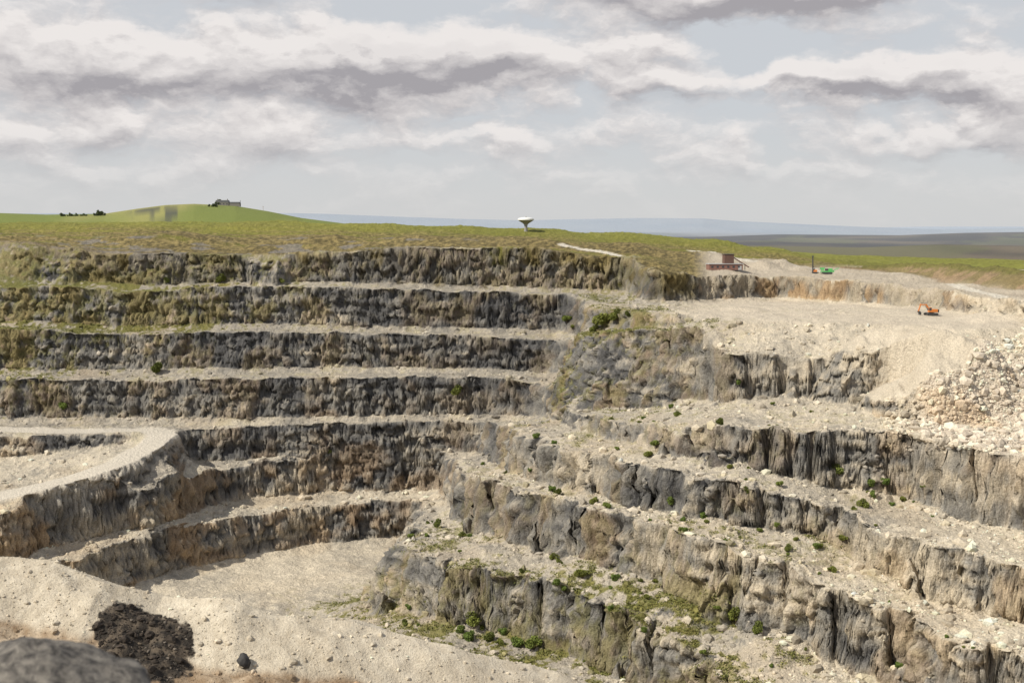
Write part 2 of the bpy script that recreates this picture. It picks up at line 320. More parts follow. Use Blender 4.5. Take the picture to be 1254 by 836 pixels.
gcol=mix(c3(.13,.135,.028),c3(.225,.205,.047),fbm2(X/30,Y/30,3,41))
brn=sst(.30,.52,fbm2(X/26,Y/10,3,44)*.7+.3*n5+.22*sst(560,450,Y)-.1)
bcolr=mix(c3(.10,.075,.04),c3(.25,.19,.085),sst(.3,.7,n5))
gcol=mix(gcol,bcolr,brn*.85*sst(620,545,Y))
rokp=sst(.60,.66,fbm2(X/12,Y/7,3,48))*sst(530,500,Y)*sst(700,500,uu)
gcol=mix(gcol,c3(.19,.175,.16),rokp*.75)
gcol=mix(gcol,c3(.21,.215,.045),sst(560,620,Y)*.7)
gcol=gcol*(.65+.7*n5[...,None])
col=mix(col,gcol,topm)
padc=mix(c3(.36,.305,.235),c3(.54,.47,.37),n4)
col=mix(col,padc,np.clip(pad*topm,0,1)); col=mix(col,mix(c3(.20,.155,.10),c3(.34,.29,.23),n5),np.clip(lpad*topm,0,1))
rgm=sst(14,9,R['gd'])*sst(840,860,uu)*(Y<640)
rgc=mix(c3(.28,.20,.12),c3(.14,.13,.04),np.clip(sst(4.5,1.5,R['gd'])+.5*(n4>.52),0,1))
col=mix(col,rgc*(.7+.6*n5[...,None]),rgm*.9)
col=mix(col,c3(.60,.55,.46)*np.ones_like(col),sst(3.2,1.8,R['td'])*sst(3,0,R['d1']))
rcol=mix(c3(.52,.47,.39),c3(.62,.56,.47),n4)
col=mix(col,rcol,rdm*.95)
hm=soft*(1-topm)
col=mix(col,mix(c3(.43,.37,.285),c3(.58,.51,.405),n2),hm*.85)
# far country
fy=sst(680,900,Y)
left=sst(560,430,uu)
fld=sst(.42,.58,fbm2(X/120,Y/160,3,51))
green=mix(c3(.17,.20,.05),c3(.27,.26,.09),fld)
crg=sst(.44,.54,fbm2(X/14,Z/3.5,3,57))*sst(150,180,uu)*sst(245,215,uu)*sst(2,6,Z)*sst(23,18,Z)
green=mix(green,c3(.075,.078,.065),crg*.9)
moor=mix(c3(.05,.043,.035),c3(.14,.112,.075),sst(.35,.65,fbm2(X/420,Y/300,4,54)))
moor=mix(moor,c3(.12,.125,.05),sst(.60,.66,fbm2(X/300,Y/500,3,58))*.5)
fc=mix(moor,green,left*sst(2500,2000,Y))
fc=mix(fc,c3(.36,.41,.48),np.interp(Y,[900,2500,5000,7500,14000],[0,.08,.26,.80,.94]).astype(f32))  # aerial haze painted into the vertex colour, bluer with distance
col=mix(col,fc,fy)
# near berm
nb=nm.astype(f32); yc=np.interp(X,bx,by); q=Y-yc
m1=fbm2(X/.3,Y/.3,3,61); m2=fbm2(X/2.5,Y/2.5,3,62)
bcol=mix(c3(.40,.34,.255),c3(.63,.56,.445),np.clip(m1*.9+m2*.7-.3,0,1))
rcol2=mix(c3(.24,.165,.10),c3(.44,.35,.25),sst(.35,.65,m2*.7+m1*.3))
bcol=mix(bcol,rcol2,sst(-3.3,-3.8,q+(m2-.5)*1.4))
d0=P(178,752,z=-18.0)
e=((X-d0[0])/2.25)**2+((Y-d0[1]-.1)/2.2)**2+(m2-.5)*1.3+(m1-.5)*.9
dk=sst(1.05,.85,e); bcol=mix(bcol,mix(c3(.04,.034,.028),c3(.12,.095,.07),sst(.4,.7,m1)),dk)
bcol=mix(bcol,c3(.12,.13,.05),sst(30,15,Y))
col=mix(col,bcol,nb)
col=np.clip(col,0,.8)
# ---------------------------------------------------------------- mesh
def mesh_np(name,V,Fq,nv,mat,colarr=None,smooth=True):
    me=bpy.data.meshes.new(name)
    me.vertices.add(len(V)); me.vertices.foreach_set('co',np.ascontiguousarray(V,f32).ravel())
    me.loops.add(Fq.size); me.loops.foreach_set('vertex_index',Fq.ravel().astype(np.int32))
    n=len(Fq); me.polygons.add(n)
    me.polygons.foreach_set('loop_start',(np.arange(n)*nv).astype(np.int32))
    me.polygons.foreach_set('loop_total',np.full(n,nv,np.int32))
    me.polygons.foreach_set('use_smooth',np.full(n,smooth,bool))
    if colarr is not None:
        a=me.color_attributes.new('Col','FLOAT_COLOR','POINT')
        c=np.ones((len(V),4),f32); c[:,:3]=colarr; a.data.foreach_set('color',c.ravel())
    me.materials.append(mat); me.update()
    ob=bpy.data.objects.new(name,me); bpy.context.scene.collection.objects.link(ob)
    return ob
def N(nt,t,**k):
    n=nt.nodes.new(t)
    for a,b in k.items(): setattr(n,a,b)
    return n
def attr_mat(name,rough=.95,bump=(1.2,.5),var=(.75,1.25),vscale=5.0,spec=.2,det=4):
    m=bpy.data.materials.new(name); m.use_nodes=True; nt=m.node_tree; b=nt.nodes['Principled BSDF']
    b.inputs['Roughness'].default_value=rough; b.inputs['Specular IOR Level'].default_value=spec
    at=N(nt,'ShaderNodeVertexColor',layer_name='Col')
    tcn=N(nt,'ShaderNodeTexCoord')
    no=N(nt,'ShaderNodeTexNoise'); no.inputs['Scale'].default_value=vscale; no.inputs['Detail'].default_value=3; no.inputs['Roughness'].default_value=.65
    nt.links.new(tcn.outputs['Object'],no.inputs['Vector'])
    mr=N(nt,'ShaderNodeMapRange'); mr.inputs['From Min'].default_value=.3; mr.inputs['From Max'].default_value=.7; mr.inputs['To Min'].default_value=var[0]; mr.inputs['To Max'].default_value=var[1]
    nt.links.new(no.outputs['Fac'],mr.inputs['Value'])
    vm=N(nt,'ShaderNodeVectorMath',operation='SCALE'); nt.links.new(at.outputs['Color'],vm.inputs[0]); nt.links.new(mr.outputs[0],vm.inputs['Scale'])
    nt.links.new(vm.outputs[0],b.inputs['Base Color'])
    if bump:
        nn=N(nt,'ShaderNodeTexNoise'); nn.inputs['Scale'].default_value=bump[0]; nn.inputs['Detail'].default_value=det; nn.inputs['Roughness'].default_value=.68
        nt.links.new(tcn.outputs['Object'],nn.inputs['Vector'])
        bp=N(nt,'ShaderNodeBump'); bp.inputs['Strength'].default_value=1; bp.inputs['Distance'].default_value=bump[1]
        nt.links.new(nn.outputs['Fac'],bp.inputs['Height']); nt.links.new(bp.outputs[0],b.inputs['Normal'])
    return m
def flat_mat(name,c,rough=.6,var=.15,metal=0.,scale=3):
    m=bpy.data.materials.new(name); m.use_nodes=True; nt=m.node_tree; b=nt.nodes['Principled BSDF']
    b.inputs['Roughness'].default_value=rough; b.inputs['Metallic'].default_value=metal
    no=N(nt,'ShaderNodeTexNoise'); no.inputs['Scale'].default_value=scale; no.inputs['Detail'].default_value=4
    tcn=N(nt,'ShaderNodeTexCoord'); nt.links.new(tcn.outputs['Object'],no.inputs['Vector'])
    cr=N(nt,'ShaderNodeValToRGB'); cr.color_ramp.elements[0].position=.3; cr.color_ramp.elements[1].position=.7
    cr.color_ramp.elements[0].color=(c[0]*(1-var),c[1]*(1-var),c[2]*(1-var),1); cr.color_ramp.elements[1].color=(min(1,c[0]*(1+var)),min(1,c[1]*(1+var)),min(1,c[2]*(1+var)),1)
    nt.links.new(no.outputs['Fac'],cr.inputs[0]); nt.links.new(cr.outputs[0],b.inputs['Base Color'])
    return m
NRt=X.shape[0]
ii=(np.arange(NRt-1)[:,None]*NC+np.arange(NC-1)[None,:]).ravel()
Q=np.stack([ii,ii+1,ii+NC+1,ii+NC],axis=1)
terr_mat=attr_mat('quarry_rock_and_ground',bump=(1.1,.75),var=(.70,1.27),vscale=3.0)
berm_mat=attr_mat('crushed_stone_berm',bump=(7,.08),var=(.80,1.2),vscale=14.0)
Vt=np.stack([X.ravel(),Y.ravel(),Z.ravel()],1)
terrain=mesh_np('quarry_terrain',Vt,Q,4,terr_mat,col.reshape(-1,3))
terrain.data.materials.append(berm_mat)
terrain.data.polygons.foreach_set('material_index',nm.ravel()[ii].astype(np.int32))
print('terrain',len(Vt),time.time()-T0)
dep=CP*Vt[:,1]-SP*Vt[:,2]; upc=SP*Vt[:,1]+CP*Vt[:,2]
pu=U0+F*Vt[:,0]/dep; pv=V0-F*upc/dep
def ground(u,v,tol=1.6):
    while True:
        c=np.nonzero((np.abs(pu-u)<tol)&(np.abs(pv-v)<tol)&(Vt[:,1]>30))[0]
        if len(c): return Vt[c[np.argmin(Vt[c,1])]].copy()
        tol*=1.7
        if tol>60: return P(u,v,D=400)
# ---------------------------------------------------------------- rubble (merged rocks)
def ico(sub):
    bm=bmesh.new(); bmesh.ops.create_icosphere(bm,subdivisions=sub,radius=1)
    v=np.array([q.co[:] for q in bm.verts],f32); f=np.array([[q.index for q in p.verts] for p in bm.faces],np.int32); bm.free(); return v,f
def rocks(name,pos,size,colr,mat,sub=1):
    v,f=ico(sub); n=len(pos)
    if n==0: return
    J=1+.5*(rng.random((n,len(v),1)).astype(f32)-.5)
    A=rng.random((n,1,3)).astype(f32)*.8+.5
    Vv=v[None]*J*A
    a=rng.random(n)*6.28; ca,sa=np.cos(a)[:,None],np.sin(a)[:,None]
    x=Vv[...,0]*ca-Vv[...,1]*sa; y=Vv[...,0]*sa+Vv[...,1]*ca; Vv=np.stack([x,y,Vv[...,2]*.8],-1)
    Vv=Vv*size[:,None,None]+pos[:,None,:]+np.array([0,0,1])*size[:,None,None]*.1
    Fv=(f[None]+(np.arange(n)*len(v))[:,None,None]).reshape(-1,3)
    cc=np.repeat(colr[:,None,:],len(v),1).reshape(-1,3)
    return mesh_np(name,Vv.reshape(-1,3),Fv,3,mat,cc,smooth=False)
rock_mat=attr_mat('loose_rock',bump=None,var=(.75,1.2),vscale=3)
colf=col.reshape(-1,3)
vis=(pu>-60)&(pu<1320)&(pv<880)&(pv>250)
def pick(mask,n):
    idx=np.nonzero(mask&vis)[0]
    return rng.choice(idx,size=min(n,len(idx)),replace=False)
ff=(nz.ravel()); Yf=Vt[:,1]; nmf=nm.ravel(); rdf=rdm.ravel(); d1f=R['d1'].ravel(); d2f=R['d2'].ravel()
cleanf=(work.ravel()<.3)&(soft.ravel()<.4)&(floor.ravel()<.5)
scree=(~nmf)&(Yf<330)&(Yf>240)&(pu>1085)&(pv<552)&(pv>408+(1254-pu)*.3)&(soft.ravel()<.5)
i=pick(scree,9000); s=(rng.pareto(2.1,len(i))*.17+.16).clip(.12,1.35)
cc=colf[i]*(.8+.6*rng.random((len(i),1)))
rocks('limestone_boulder_scree',Vt[i],s,np.clip(cc,0,.64),rock_mat,1)
bench=(~nmf)&(Yf<440)&(Yf>190)&(ff>.62)&(rdf<.1)&(d1f>0)&(pv>345)&cleanf
i=pick(bench,15000); s=(rng.pareto(2.2,len(i))*.17+.14).clip(.1,1.2)
cc=colf[i]*(.65+.75*rng.random((len(i),1)))
rocks('bench_rubble',Vt[i],s,np.clip(cc,0,.58),rock_mat,1)
bermm=nmf&(Yf>47)&(Yf<66)
i=pick(bermm,12000); s=(rng.pareto(2.3,len(i))*.02+.016).clip(.012,.22)
cc=np.clip(colf[i]*(.68+.6*rng.random((len(i),1))),0,.65)
rocks('berm_gravel',Vt[i],s,cc,rock_mat,1)
dkf=(dk*nb).ravel()
i=pick((dkf>.6),700); s=(rng.pareto(2.2,len(i))*.035+.03).clip(.02,.24)
cc=np.where(rng.random((len(i),1))<.12,np.array([[.16,.135,.11]]),np.array([[.05,.04,.032]]))*(.7+.6*rng.random((len(i),1)))
rocks('dark_soil_clods',Vt[i],s,cc,rock_mat,2)
# ---------------------------------------------------------------- shrubs
def leafy(name,blobs,nleaf,leaf,base,mat,trunk=None):
    bl=np.array(blobs,f32); w=bl[:,3]**2; w/=w.sum()
    k=rng.choice(len(bl),size=nleaf,p=w)
    d=rng.normal(size=(nleaf,3)); d/=np.linalg.norm(d,axis=1)[:,None]
    r=bl[k,3]*(.45+.6*rng.random(nleaf)**.6)
    c=bl[k,:3]+d*r[:,None]*np.array([1,1,.85])
    n_=rng.normal(size=(nleaf,3)); n_/=np.linalg.norm(n_,axis=1)[:,None]
    t=np.cross(n_,rng.normal(size=(nleaf,3))); t/=np.linalg.norm(t,axis=1)[:,None]; b=np.cross(n_,t)
    s=leaf*(.6+.8*rng.random(nleaf))[:,None]
    V=np.stack([c+t*s,c+b*s*.6,c-t*s,c-b*s*.6],1).reshape(-1,3)
    Fq=np.arange(nleaf*4).reshape(-1,4)
    shade=(.65+.7*rng.random(len(bl)))[k]*(.7+.6*rng.random(nleaf))
    cc=np.array(base)[None]*shade[:,None]; cc=np.repeat(cc,4,0)
    if trunk:
        tv=[];tf=[]
        for (p0,p1,r0,r1) in trunk:
            p0=np.array(p0);p1=np.array(p1);ax=p1-p0;ax/=np.linalg.norm(ax)
            a=np.cross(ax,[.3,.9,.1]);a/=np.linalg.norm(a);bb=np.cross(ax,a);o=len(V)+sum(len(q) for q in tv)
            ring=[]
            for pp,rad in((p0,r0),(p1,r1)):
                for q in range(6): ring.append(pp+rad*(a*math.cos(q*1.047)+bb*math.sin(q*1.047)))
            tv.append(np.array(ring))
            for q in range(6): tf.append([o+q,o+(q+1)%6,o+6+(q+1)%6,o+6+q])
        tvv=np.concatenate(tv); V=np.concatenate([V,tvv]); Fq=np.concatenate([Fq,np.array(tf)])
        cc=np.concatenate([cc,np.tile([[.09,.065,.04]],(len(tvv),1))])
    return mesh_np(name,V,Fq,4,mat,cc,smooth=False)
leaf_mat=attr_mat('foliage',rough=.7,bump=None,var=(.8,1.2),vscale=4)
def bushblobs():
    out=[]
    for q in range(random.randint(5,8)):
        a=random.random()*6.28;r=random.random()*.6
        out.append((math.cos(a)*r,math.sin(a)*r,.3+random.random()*.55,.25+random.random()*.25))
    return out
stems=[((0,0,-.1),(.25*math.cos(a),.25*math.sin(a),.6),.03,.012) for a in (0,1.3,2.5,3.8,5.0)]
bush=[(1027,582,26),(860,632,16),(822,617,14),(802,547,15),(1030,662,14),(578,765,28),(598,783,20),(571,781,19),(634,790,20),(652,794,24),(714,706,20),(901,760,24),(925,774,20),(1085,594,13),(1065,596,17),(1130,598,10),(1104,612,10),(560,481,18),(192,456,19),(650,575,8),(78,501,14),(696,394,15),(740,398,28),(757,392,20),(915,602,12),(500,744,12),(680,714,13),(950,645,10),(792,733,12),(272,344,13),(205,346,9),(1092,618,9),(1070,608,12),(946,494,8),(402,556,9),(566,655,10),(497,765,12),(905,470,8),(820,498,8),(880,745,12),(700,402,8),(345,345,8),(640,700,10),(745,745,10),(590,568,7),(860,800,11),(975,660,9),(728,404,14),(771,388,10),(615,775,14),(690,722,10),(930,650,9),(610,788,12)]
bpos=[(ground(u,v),s) for u,v,s in bush]
extra=(~nmf)&(Yf<345)&(Yf>200)&(ff>.8)&(rdf<.1)&(d2f>6)&(pu>500)&(pu<1200)&(pv>500)&(pv<820)&(Vg.ravel()>.17)&cleanf
for j in pick(extra,85): bpos.append((Vt[j].copy(),random.choice((5,6,6,7,8,9,12,14))))
protos=[]
for n_,(p,s) in enumerate(bpos):
    sz=s*p[1]/F*.62
    if n_<6:
        ob=leafy('shrub',bushblobs(),1500,.085,(.12+.04*random.random(),.17,.038),leaf_mat,stems); protos.append(ob)
    else:
        ob=bpy.data.objects.new('shrub',protos[n_%6].data); bpy.context.scene.collection.objects.link(ob)
    ob.location=p-np.array([0,0,.15]); ob.scale=(sz,sz,sz*random.uniform(.8,1.15)); ob.rotation_euler=(0,0,random.random()*6.28)
scr=(~nmf)&(Yf<440)&(Yf>190)&(vg.ravel()>.5)&(pv>340)&(ff>.45)
i=pick(scr,5200)
if len(i):
    k=9; pos=np.repeat(Vt[i],k,0)+rng.normal(size=(len(i)*k,3))*np.array([.45,.45,.12])+np.array([0,0,.15]); m_=len(pos)
    t=rng.normal(size=(m_,3));t/=np.linalg.norm(t,axis=1)[:,None];b=np.cross(t,rng.normal(size=(m_,3)));b/=np.linalg.norm(b,axis=1)[:,None];s=(.1+.16*rng.random(m_))[:,None]
    V=np.stack([pos+t*s,pos+b*s*.7,pos-t*s,pos-b*s*.7],1).reshape(-1,3)
    cc=np.repeat((np.array([[.11,.125,.038]])+rng.random((m_,1))*np.array([[.10,.07,.02]])),4,0)
    mesh_np('bench_scrub_vegetation',V,np.arange(m_*4).reshape(-1,4),4,leaf_mat,cc,False)
# ---------------------------------------------------------------- structures
def box(name,par,cx,cy,cz,sx,sy,sz,mat,bev=.03,rot=(0,0,0),taper=1.0):
    bm=bmesh.new(); bmesh.ops.create_cube(bm,size=1)
    for v in bm.verts:
        k=taper if v.co.z>0 else 1
        v.co=Vector((v.co.x*sx*k,v.co.y*sy*k,v.co.z*sz))
    if bev: bmesh.ops.bevel(bm,geom=list(bm.edges),offset=bev,segments=1,affect='EDGES')
    me=bpy.data.meshes.new(name); bm.to_mesh(me); bm.free(); me.materials.append(mat)
    ob=bpy.data.objects.new(name,me); bpy.context.scene.collection.objects.link(ob)
    ob.location=(cx,cy,cz); ob.rotation_euler=rot; ob.parent=par; return ob
def prism(name,par,pts,y0,y1,mat):
    bm=bmesh.new(); a=[bm.verts.new((x,y0,z)) for x,z in pts]; b=[bm.verts.new((x,y1,z)) for x,z in pts]; n=len(pts)
    bm.faces.new(a); bm.faces.new(b[::-1])
    for q in range(n): bm.faces.new([a[q],b[q],b[(q+1)%n],a[(q+1)%n]])
    bmesh.ops.recalc_face_normals(bm,faces=bm.faces)
    me=bpy.data.meshes.new(name); bm.to_mesh(me); bm.free(); me.materials.append(mat)
    ob=bpy.data.objects.new(name,me); bpy.context.scene.collection.objects.link(ob); ob.parent=par; return ob
def beam(name,par,p0,p1,w,h,mat):
    p0=Vector(p0);p1=Vector(p1);d=p1-p0
    ob=box(name,par,0,0,0,d.length,w,h,mat,.02); ob.location=(p0+p1)/2; ob.rotation_mode='QUATERNION'; ob.rotation_quaternion=Vector((1,0,0)).rotation_difference(d); return ob
def lathe(name,par,prof,mat,seg=40):
    bm=bmesh.new(); rings=[]
    for r,z in prof: rings.append([bm.verts.new((r*math.cos(6.28318*q/seg),r*math.sin(6.28318*q/seg),z)) for q in range(seg)])
    for a,b in zip(rings,rings[1:]):
        for q in range(seg): bm.faces.new([a[q],a[(q+1)%seg],b[(q+1)%seg],b[q]])
    bm.faces.new(rings[-1]); bm.faces.new(rings[0][::-1])
    me=bpy.data.meshes.new(name); bm.to_mesh(me); bm.free(); me.materials.append(mat)
    ob=bpy.data.objects.new(name,me); bpy.context.scene.collection.objects.link(ob); ob.parent=par; return ob
def empty(name,loc,rz=0,s=1):
    e=bpy.data.objects.new(name,None); bpy.context.scene.collection.objects.link(e); e.location=loc; e.rotation_euler=(0,0,rz); e.scale=(s,s,s); return e
white=flat_mat('weathered_white_paint',(.72,.72,.69),.5,.08); conc=flat_mat('concrete',(.26,.25,.235),.9,.15); dark=flat_mat('dark_steel',(.05,.05,.05),.5,.2)
rust=flat_mat('red_brown_cladding',(.12,.065,.048),.7,.2); rust2=flat_mat('dull_red_cladding',(.22,.115,.09),.7,.2); glass=flat_mat('window_glass',(.04,.05,.06),.1,.1)
green_=flat_mat('green_machine_paint',(.10,.42,.12),.45,.15); orange=flat_mat('orange_machine_paint',(.62,.20,.04),.45,.12); wood=flat_mat('weathered_wood',(.30,.20,.11),.9,.2)
stone=flat_mat('grey_stone_wall',(.20,.185,.17),.9,.2); slate=flat_mat('slate_roof',(.13,.13,.14),.7,.15); grey=flat_mat('grey_sheet_roof',(.42,.42,.42),.6,.12)
g=ground(644,281,2.5); s=g[1]/F
wt=empty('water_tower',(P(644,281,D=g[1])[0],g[1],g[2]-.6))
lathe('stem',wt,[(2.9*s,-.5),(2.2*s,2*s),(1.8*s,7*s),(2.2*s,10*s)],conc)
lathe('bowl',wt,[(2.2*s,9.6*s),(3.8*s,11.3*s),(7.6*s,13.6*s),(9.6*s,15.0*s)],conc)
lathe('tank_rim',wt,[(9.65*s,15.0*s),(10.*s,15.3*s),(9.8*s,16.6*s),(9.*s,17.4*s),(6.*s,18.2*s),(2*s,18.7*s)],white)
lathe('roof_vent',wt,[(.9*s,18.6*s),(.9*s,19.4*s),(.3*s,19.7*s)],conc,16)
g=ground(888,328); s=g[1]/F; sh=empty('quarry_plant_building',g+np.array([0,0,-.3]),math.radians(6))
box('low_range_walls',sh,0,0,3.5*s,42*s,14*s,7*s,rust2,.05)
box('low_range_roof',sh,0,0,7.4*s,43.5*s,15.5*s,.8*s,grey,.02)
box('hopper_tower_walls',sh,5*s,2*s,13.2*s,12*s,10*s,10.7*s,rust,.05)
box('hopper_tower_roof',sh,5*s,2*s,19*s,13*s,11*s,.7*s,dark,.02)
for q in range(6): box('window_%d'%q,sh,(-17+q*6.6)*s,-7.05*s,3.9*s,2.6*s,.25*s,2.2*s,glass,0)
box('roller_door',sh,17.4*s,-7.06*s,2.6*s,4.2*s,.2*s,5*s,grey,0)
beam('conveyor',sh,(11*s,-1*s,15*s),(30*s,-3*s,3*s),1.6*s,1.2*s,rust)
box('conveyor_leg',sh,25*s,-2.4*s,3*s,.7*s,.7*s,6*s,dark,0)
g=ground(1012,334); s=g[1]/F; cr=empty('mobile_crusher',g,math.radians(-8))
for sd in (-1,1):
    prism('track_%d'%(sd+1),cr,[(-5*s,.0),(5*s,0),(6.2*s,1.1*s),(5*s,2.2*s),(-5*s,2.2*s),(-6.2*s,1.1*s)],sd*3.0*s-.8*s,sd*3.0*s+.8*s,dark)
box('chassis',cr,0,0,3*s,16*s,4.5*s,1.6*s,green_,.05)
box('engine_housing',cr,3.6*s,0,5.2*s,5*s,4.3*s,3*s,green_,.08)
box('crusher_box',cr,-1*s,0,5*s,3.6*s,4*s,2.8*s,dark,.05)
prism('feed_hopper',cr,[(-9.5*s,7.6*s),(-3.2*s,7.6*s),(-4.3*s,4.4*s),(-7.5*s,4.4*s)],-2.6*s,2.6*s,green_)
beam('discharge_conveyor',cr,(5*s,0,3*s),(13.5*s,0,7.2*s),1.8*s,.7*s,green_)
g=ground(996,334); s=g[1]/F; dr=empty('drill_rig',g)
for sd in (-1,1): prism('track_%d'%(sd+1),dr,[(-2.6*s,0),(2.6*s,0),(3.3*s,.7*s),(2.6*s,1.4*s),(-2.6*s,1.4*s),(-3.3*s,.7*s)],sd*1.5*s-.5*s,sd*1.5*s+.5*s,dark)
box('body',dr,.8*s,0,3*s,4.4*s,2.6*s,2.6*s,orange,.05); box('cab',dr,-1.0*s,-.3*s,4.4*s,1.5*s,1.8*s,2.4*s,glass,.05)
beam('mast',dr,(-2.2*s,0,.5*s),(-2.6*s,0,21*s),1.3*s,1.3*s,dark); beam('mast_brace',dr,(.5*s,0,4*s),(-2.3*s,0,10*s),.5*s,.5*s,dark)
box('mast_head',dr,-2.6*s,0,20.6*s,2.*s,1.4*s,1.6*s,dark,.05)
def excavator(g,wpx,rz):
    s=g[1]/F*wpx/10.; e=empty('orange_excavator',g,rz,s)
    for sd in (-1,1):
        prism('track_%d'%(sd+1),e,[(-1.7,0),(1.7,0),(2.15,.25),(2.25,.5),(2.1,.8),(1.7,.95),(-1.7,.95),(-2.1,.8),(-2.25,.5),(-2.15,.25)],sd*1.25-.3,sd*1.25+.3,dark)
    lathe('slew_ring',e,[(.8,.8),(.8,1.15)],dark,20)
    box('house',e,.75,0,1.75,2.7,2.7,1.15,orange,.08); box('counterweight',e,2.3,0,1.7,.6,2.6,1.1,dark,.1)
    box('cab',e,-.95,-.8,2.15,1.3,1.05,1.8,orange,.08,taper=.9); box('cab_window_side',e,-.95,-1.335,2.4,.95,.04,.95,glass,0); box('cab_window_front',e,-1.6,-.8,2.4,.05,.8,1.0,glass,0)
    beam('boom_lower',e,(-.4,.2,1.7),(-2.0,.2,4.1),.4,.55,orange); beam('boom_upper',e,(-1.9,.2,4.0),(-4.3,.2,4.0),.38,.45,orange)
    beam('arm',e,(-4.0,.2,4.3),(-4.9,.2,1.5),.32,.38,orange); beam('boom_cylinder',e,(-.9,.2,1.5),(-2.2,.2,3.5),.14,.14,dark); beam('arm_cylinder',e,(-2.2,.2,4.5),(-4.0,.2,4.6),.14,.14,dark)
    prism('bucket',e,[(-5.2,1.6),(-4.5,1.6),(-3.9,1.0),(-4.1,.3),(-4.9,.25),(-4.5,.7)],-.4,.8,dark)
eg=P(1140,386.5,z=-26); loc_=np.nonzero((np.abs(Vt[:,0]-eg[0])<2.2)&(np.abs(Vt[:,1]-eg[1])<2.2))[0]
eg[2]=float(np.max(Vt[loc_,2]))-.05
excavator(eg,33,math.radians(8))
hp=ground(274,251.5,2.); s=hp[1]/F; fm=empty('farmhouse',hp+np.array([0,0,-.8]))
box('house_walls',fm,0,0,2*s,16*s,7*s,5*s,stone,0)
prism('house_roof',fm,[(-8.3*s,4.5*s),(8.3*s,4.5*s),(7.2*s,7*s),(-7.2*s,7*s)],-3.7*s,3.7*s,slate)
box('chimney',fm,6*s,0,7.6*s,.9*s,.9*s,2*s,stone,0); box('chimney_end',fm,-6*s,0,7.6*s,.9*s,.9*s,2*s,stone,0)
box('barn_walls',fm,15*s,0,1.4*s,13*s,6*s,3.6*s,stone,0); prism('barn_roof',fm,[(8.6*s,3.2*s),(21.6*s,3.2*s),(20.6*s,4.9*s),(9.4*s,4.9*s)],-3.2*s,3.2*s,slate)
for q in range(4): box('window_%d'%q,fm,(-6+q*4)*s,-3.55*s,2.6*s,1.2*s,.2*s,1.3*s,glass,0)
mp=ground(296,252.5,2.); ms=empty('radio_mast',mp+np.array([0,0,-.5])); beam('mast',ms,(0,0,0),(0,0,8.5*s),.35*s,.35*s,dark); beam('aerial',ms,(-.8*s,0,7.3*s),(.8*s,0,7.3*s),.2*s,.2*s,dark)
mp=ground(324,258,2.); ms=empty('telegraph_pole',mp+np.array([0,0,-.5])); beam('pole',ms,(0,0,0),(0,0,6*s),.28*s,.28*s,wood); beam('crossarm',ms,(-.8*s,0,5.2*s),(.8*s,0,5.2*s),.2*s,.2*s,wood)
bl=[];tr=[]
row=[(75+2.2*k+random.random(),263.3+.04*k,random.choice((1.0,1.2,1.4,1.7,2.1))) for k in range(15)]
for (u,v,sz) in row+[(115,263.5,1.8),(118,263.5,2.4),(121,263.5,3.4),(124,263.5,3.0),(127,263.5,2.2),(256,252.2,1.7),(261,252,2.2),(266,251.8,3.0),(271,251.8,3.4),(276,251.8,2.6),(283,252,1.6),(290,252.3,1.4)]:
    q=ground(u,v,2.)+np.array([0,4,0]); r=sz*q[1]/F
    for k in range(8): bl.append((q[0]+random.uniform(-.75,.75)*r,q[1]+random.uniform(-.6,.6)*r,q[2]+r*(.2+random.random()*1.6),r*.5))
    tr.append(((q[0],q[1],q[2]-1),(q[0],q[1],q[2]+r),.3,.15))
leafy('distant_trees',bl,14000,.36,(.10,.125,.06),leaf_mat,tr)
g=ground(405,753); s=g[1]/F; po=empty('wooden_post',g+np.array([0,0,-.2])); box('post',po,0,0,.35,.09,.09,.8,wood,.01); box('cap',po,0,0,.765,.11,.11,.03,wood,0)
def boulder(name,loc,sc,mat,seed,sub=4,amp=.35):
    v,f=ico(sub); n=fbm3(v[:,0]*1.3+9,v[:,1]*1.3+9,v[:,2]*1.3+9,4,seed)-.5; n2_=np.abs(fbm3(v[:,0]*2.5+9,v[:,1]*2.5+9,v[:,2]*2.5+9,3,seed+9)-.5)
    V=v*(1+amp*2*n-amp*n2_)[:,None]*np.array(sc)
    ob=mesh_np(name,V,f,3,mat,None,True); ob.location=loc; return ob
blk_mat=flat_mat('black_rock',(.035,.033,.032),.8,.4,scale=6)
g=ground(300,812); boulder('black_boulder',g+np.array([0,0,.15]),(.34,.28,.38),blk_mat,5,3,.6)
def stone_mat():
    m=bpy.data.materials.new('weathered_grey_gritstone'); m.use_nodes=True; nt=m.node_tree; b=nt.nodes['Principled BSDF']; b.inputs['Roughness'].default_value=.95
    tcn=N(nt,'ShaderNodeTexCoord'); a=N(nt,'ShaderNodeTexNoise'); a.inputs['Scale'].default_value=22; a.inputs['Detail'].default_value=8; a.inputs['Roughness'].default_value=.72
    nt.links.new(tcn.outputs['Object'],a.inputs['Vector'])
    cr=N(nt,'ShaderNodeValToRGB'); cr.color_ramp.elements[0].position=.40; cr.color_ramp.elements[0].color=(.05,.045,.042,1); cr.color_ramp.elements[1].position=.60; cr.color_ramp.elements[1].color=(.30,.27,.23,1)
    nt.links.new(a.outputs['Fac'],cr.inputs[0]); nt.links.new(cr.outputs[0],b.inputs['Base Color'])
    bp=N(nt,'ShaderNodeBump'); bp.inputs['Distance'].default_value=.03; nt.links.new(a.outputs['Fac'],bp.inputs['Height']); nt.links.new(bp.outputs[0],b.inputs['Normal']); return m
q=P(30,902,D=2.9); boulder('gritstone_boulder',q,(.31,.30,.22),stone_mat(),13,5,.34)
print('objects',time.time()-T0)
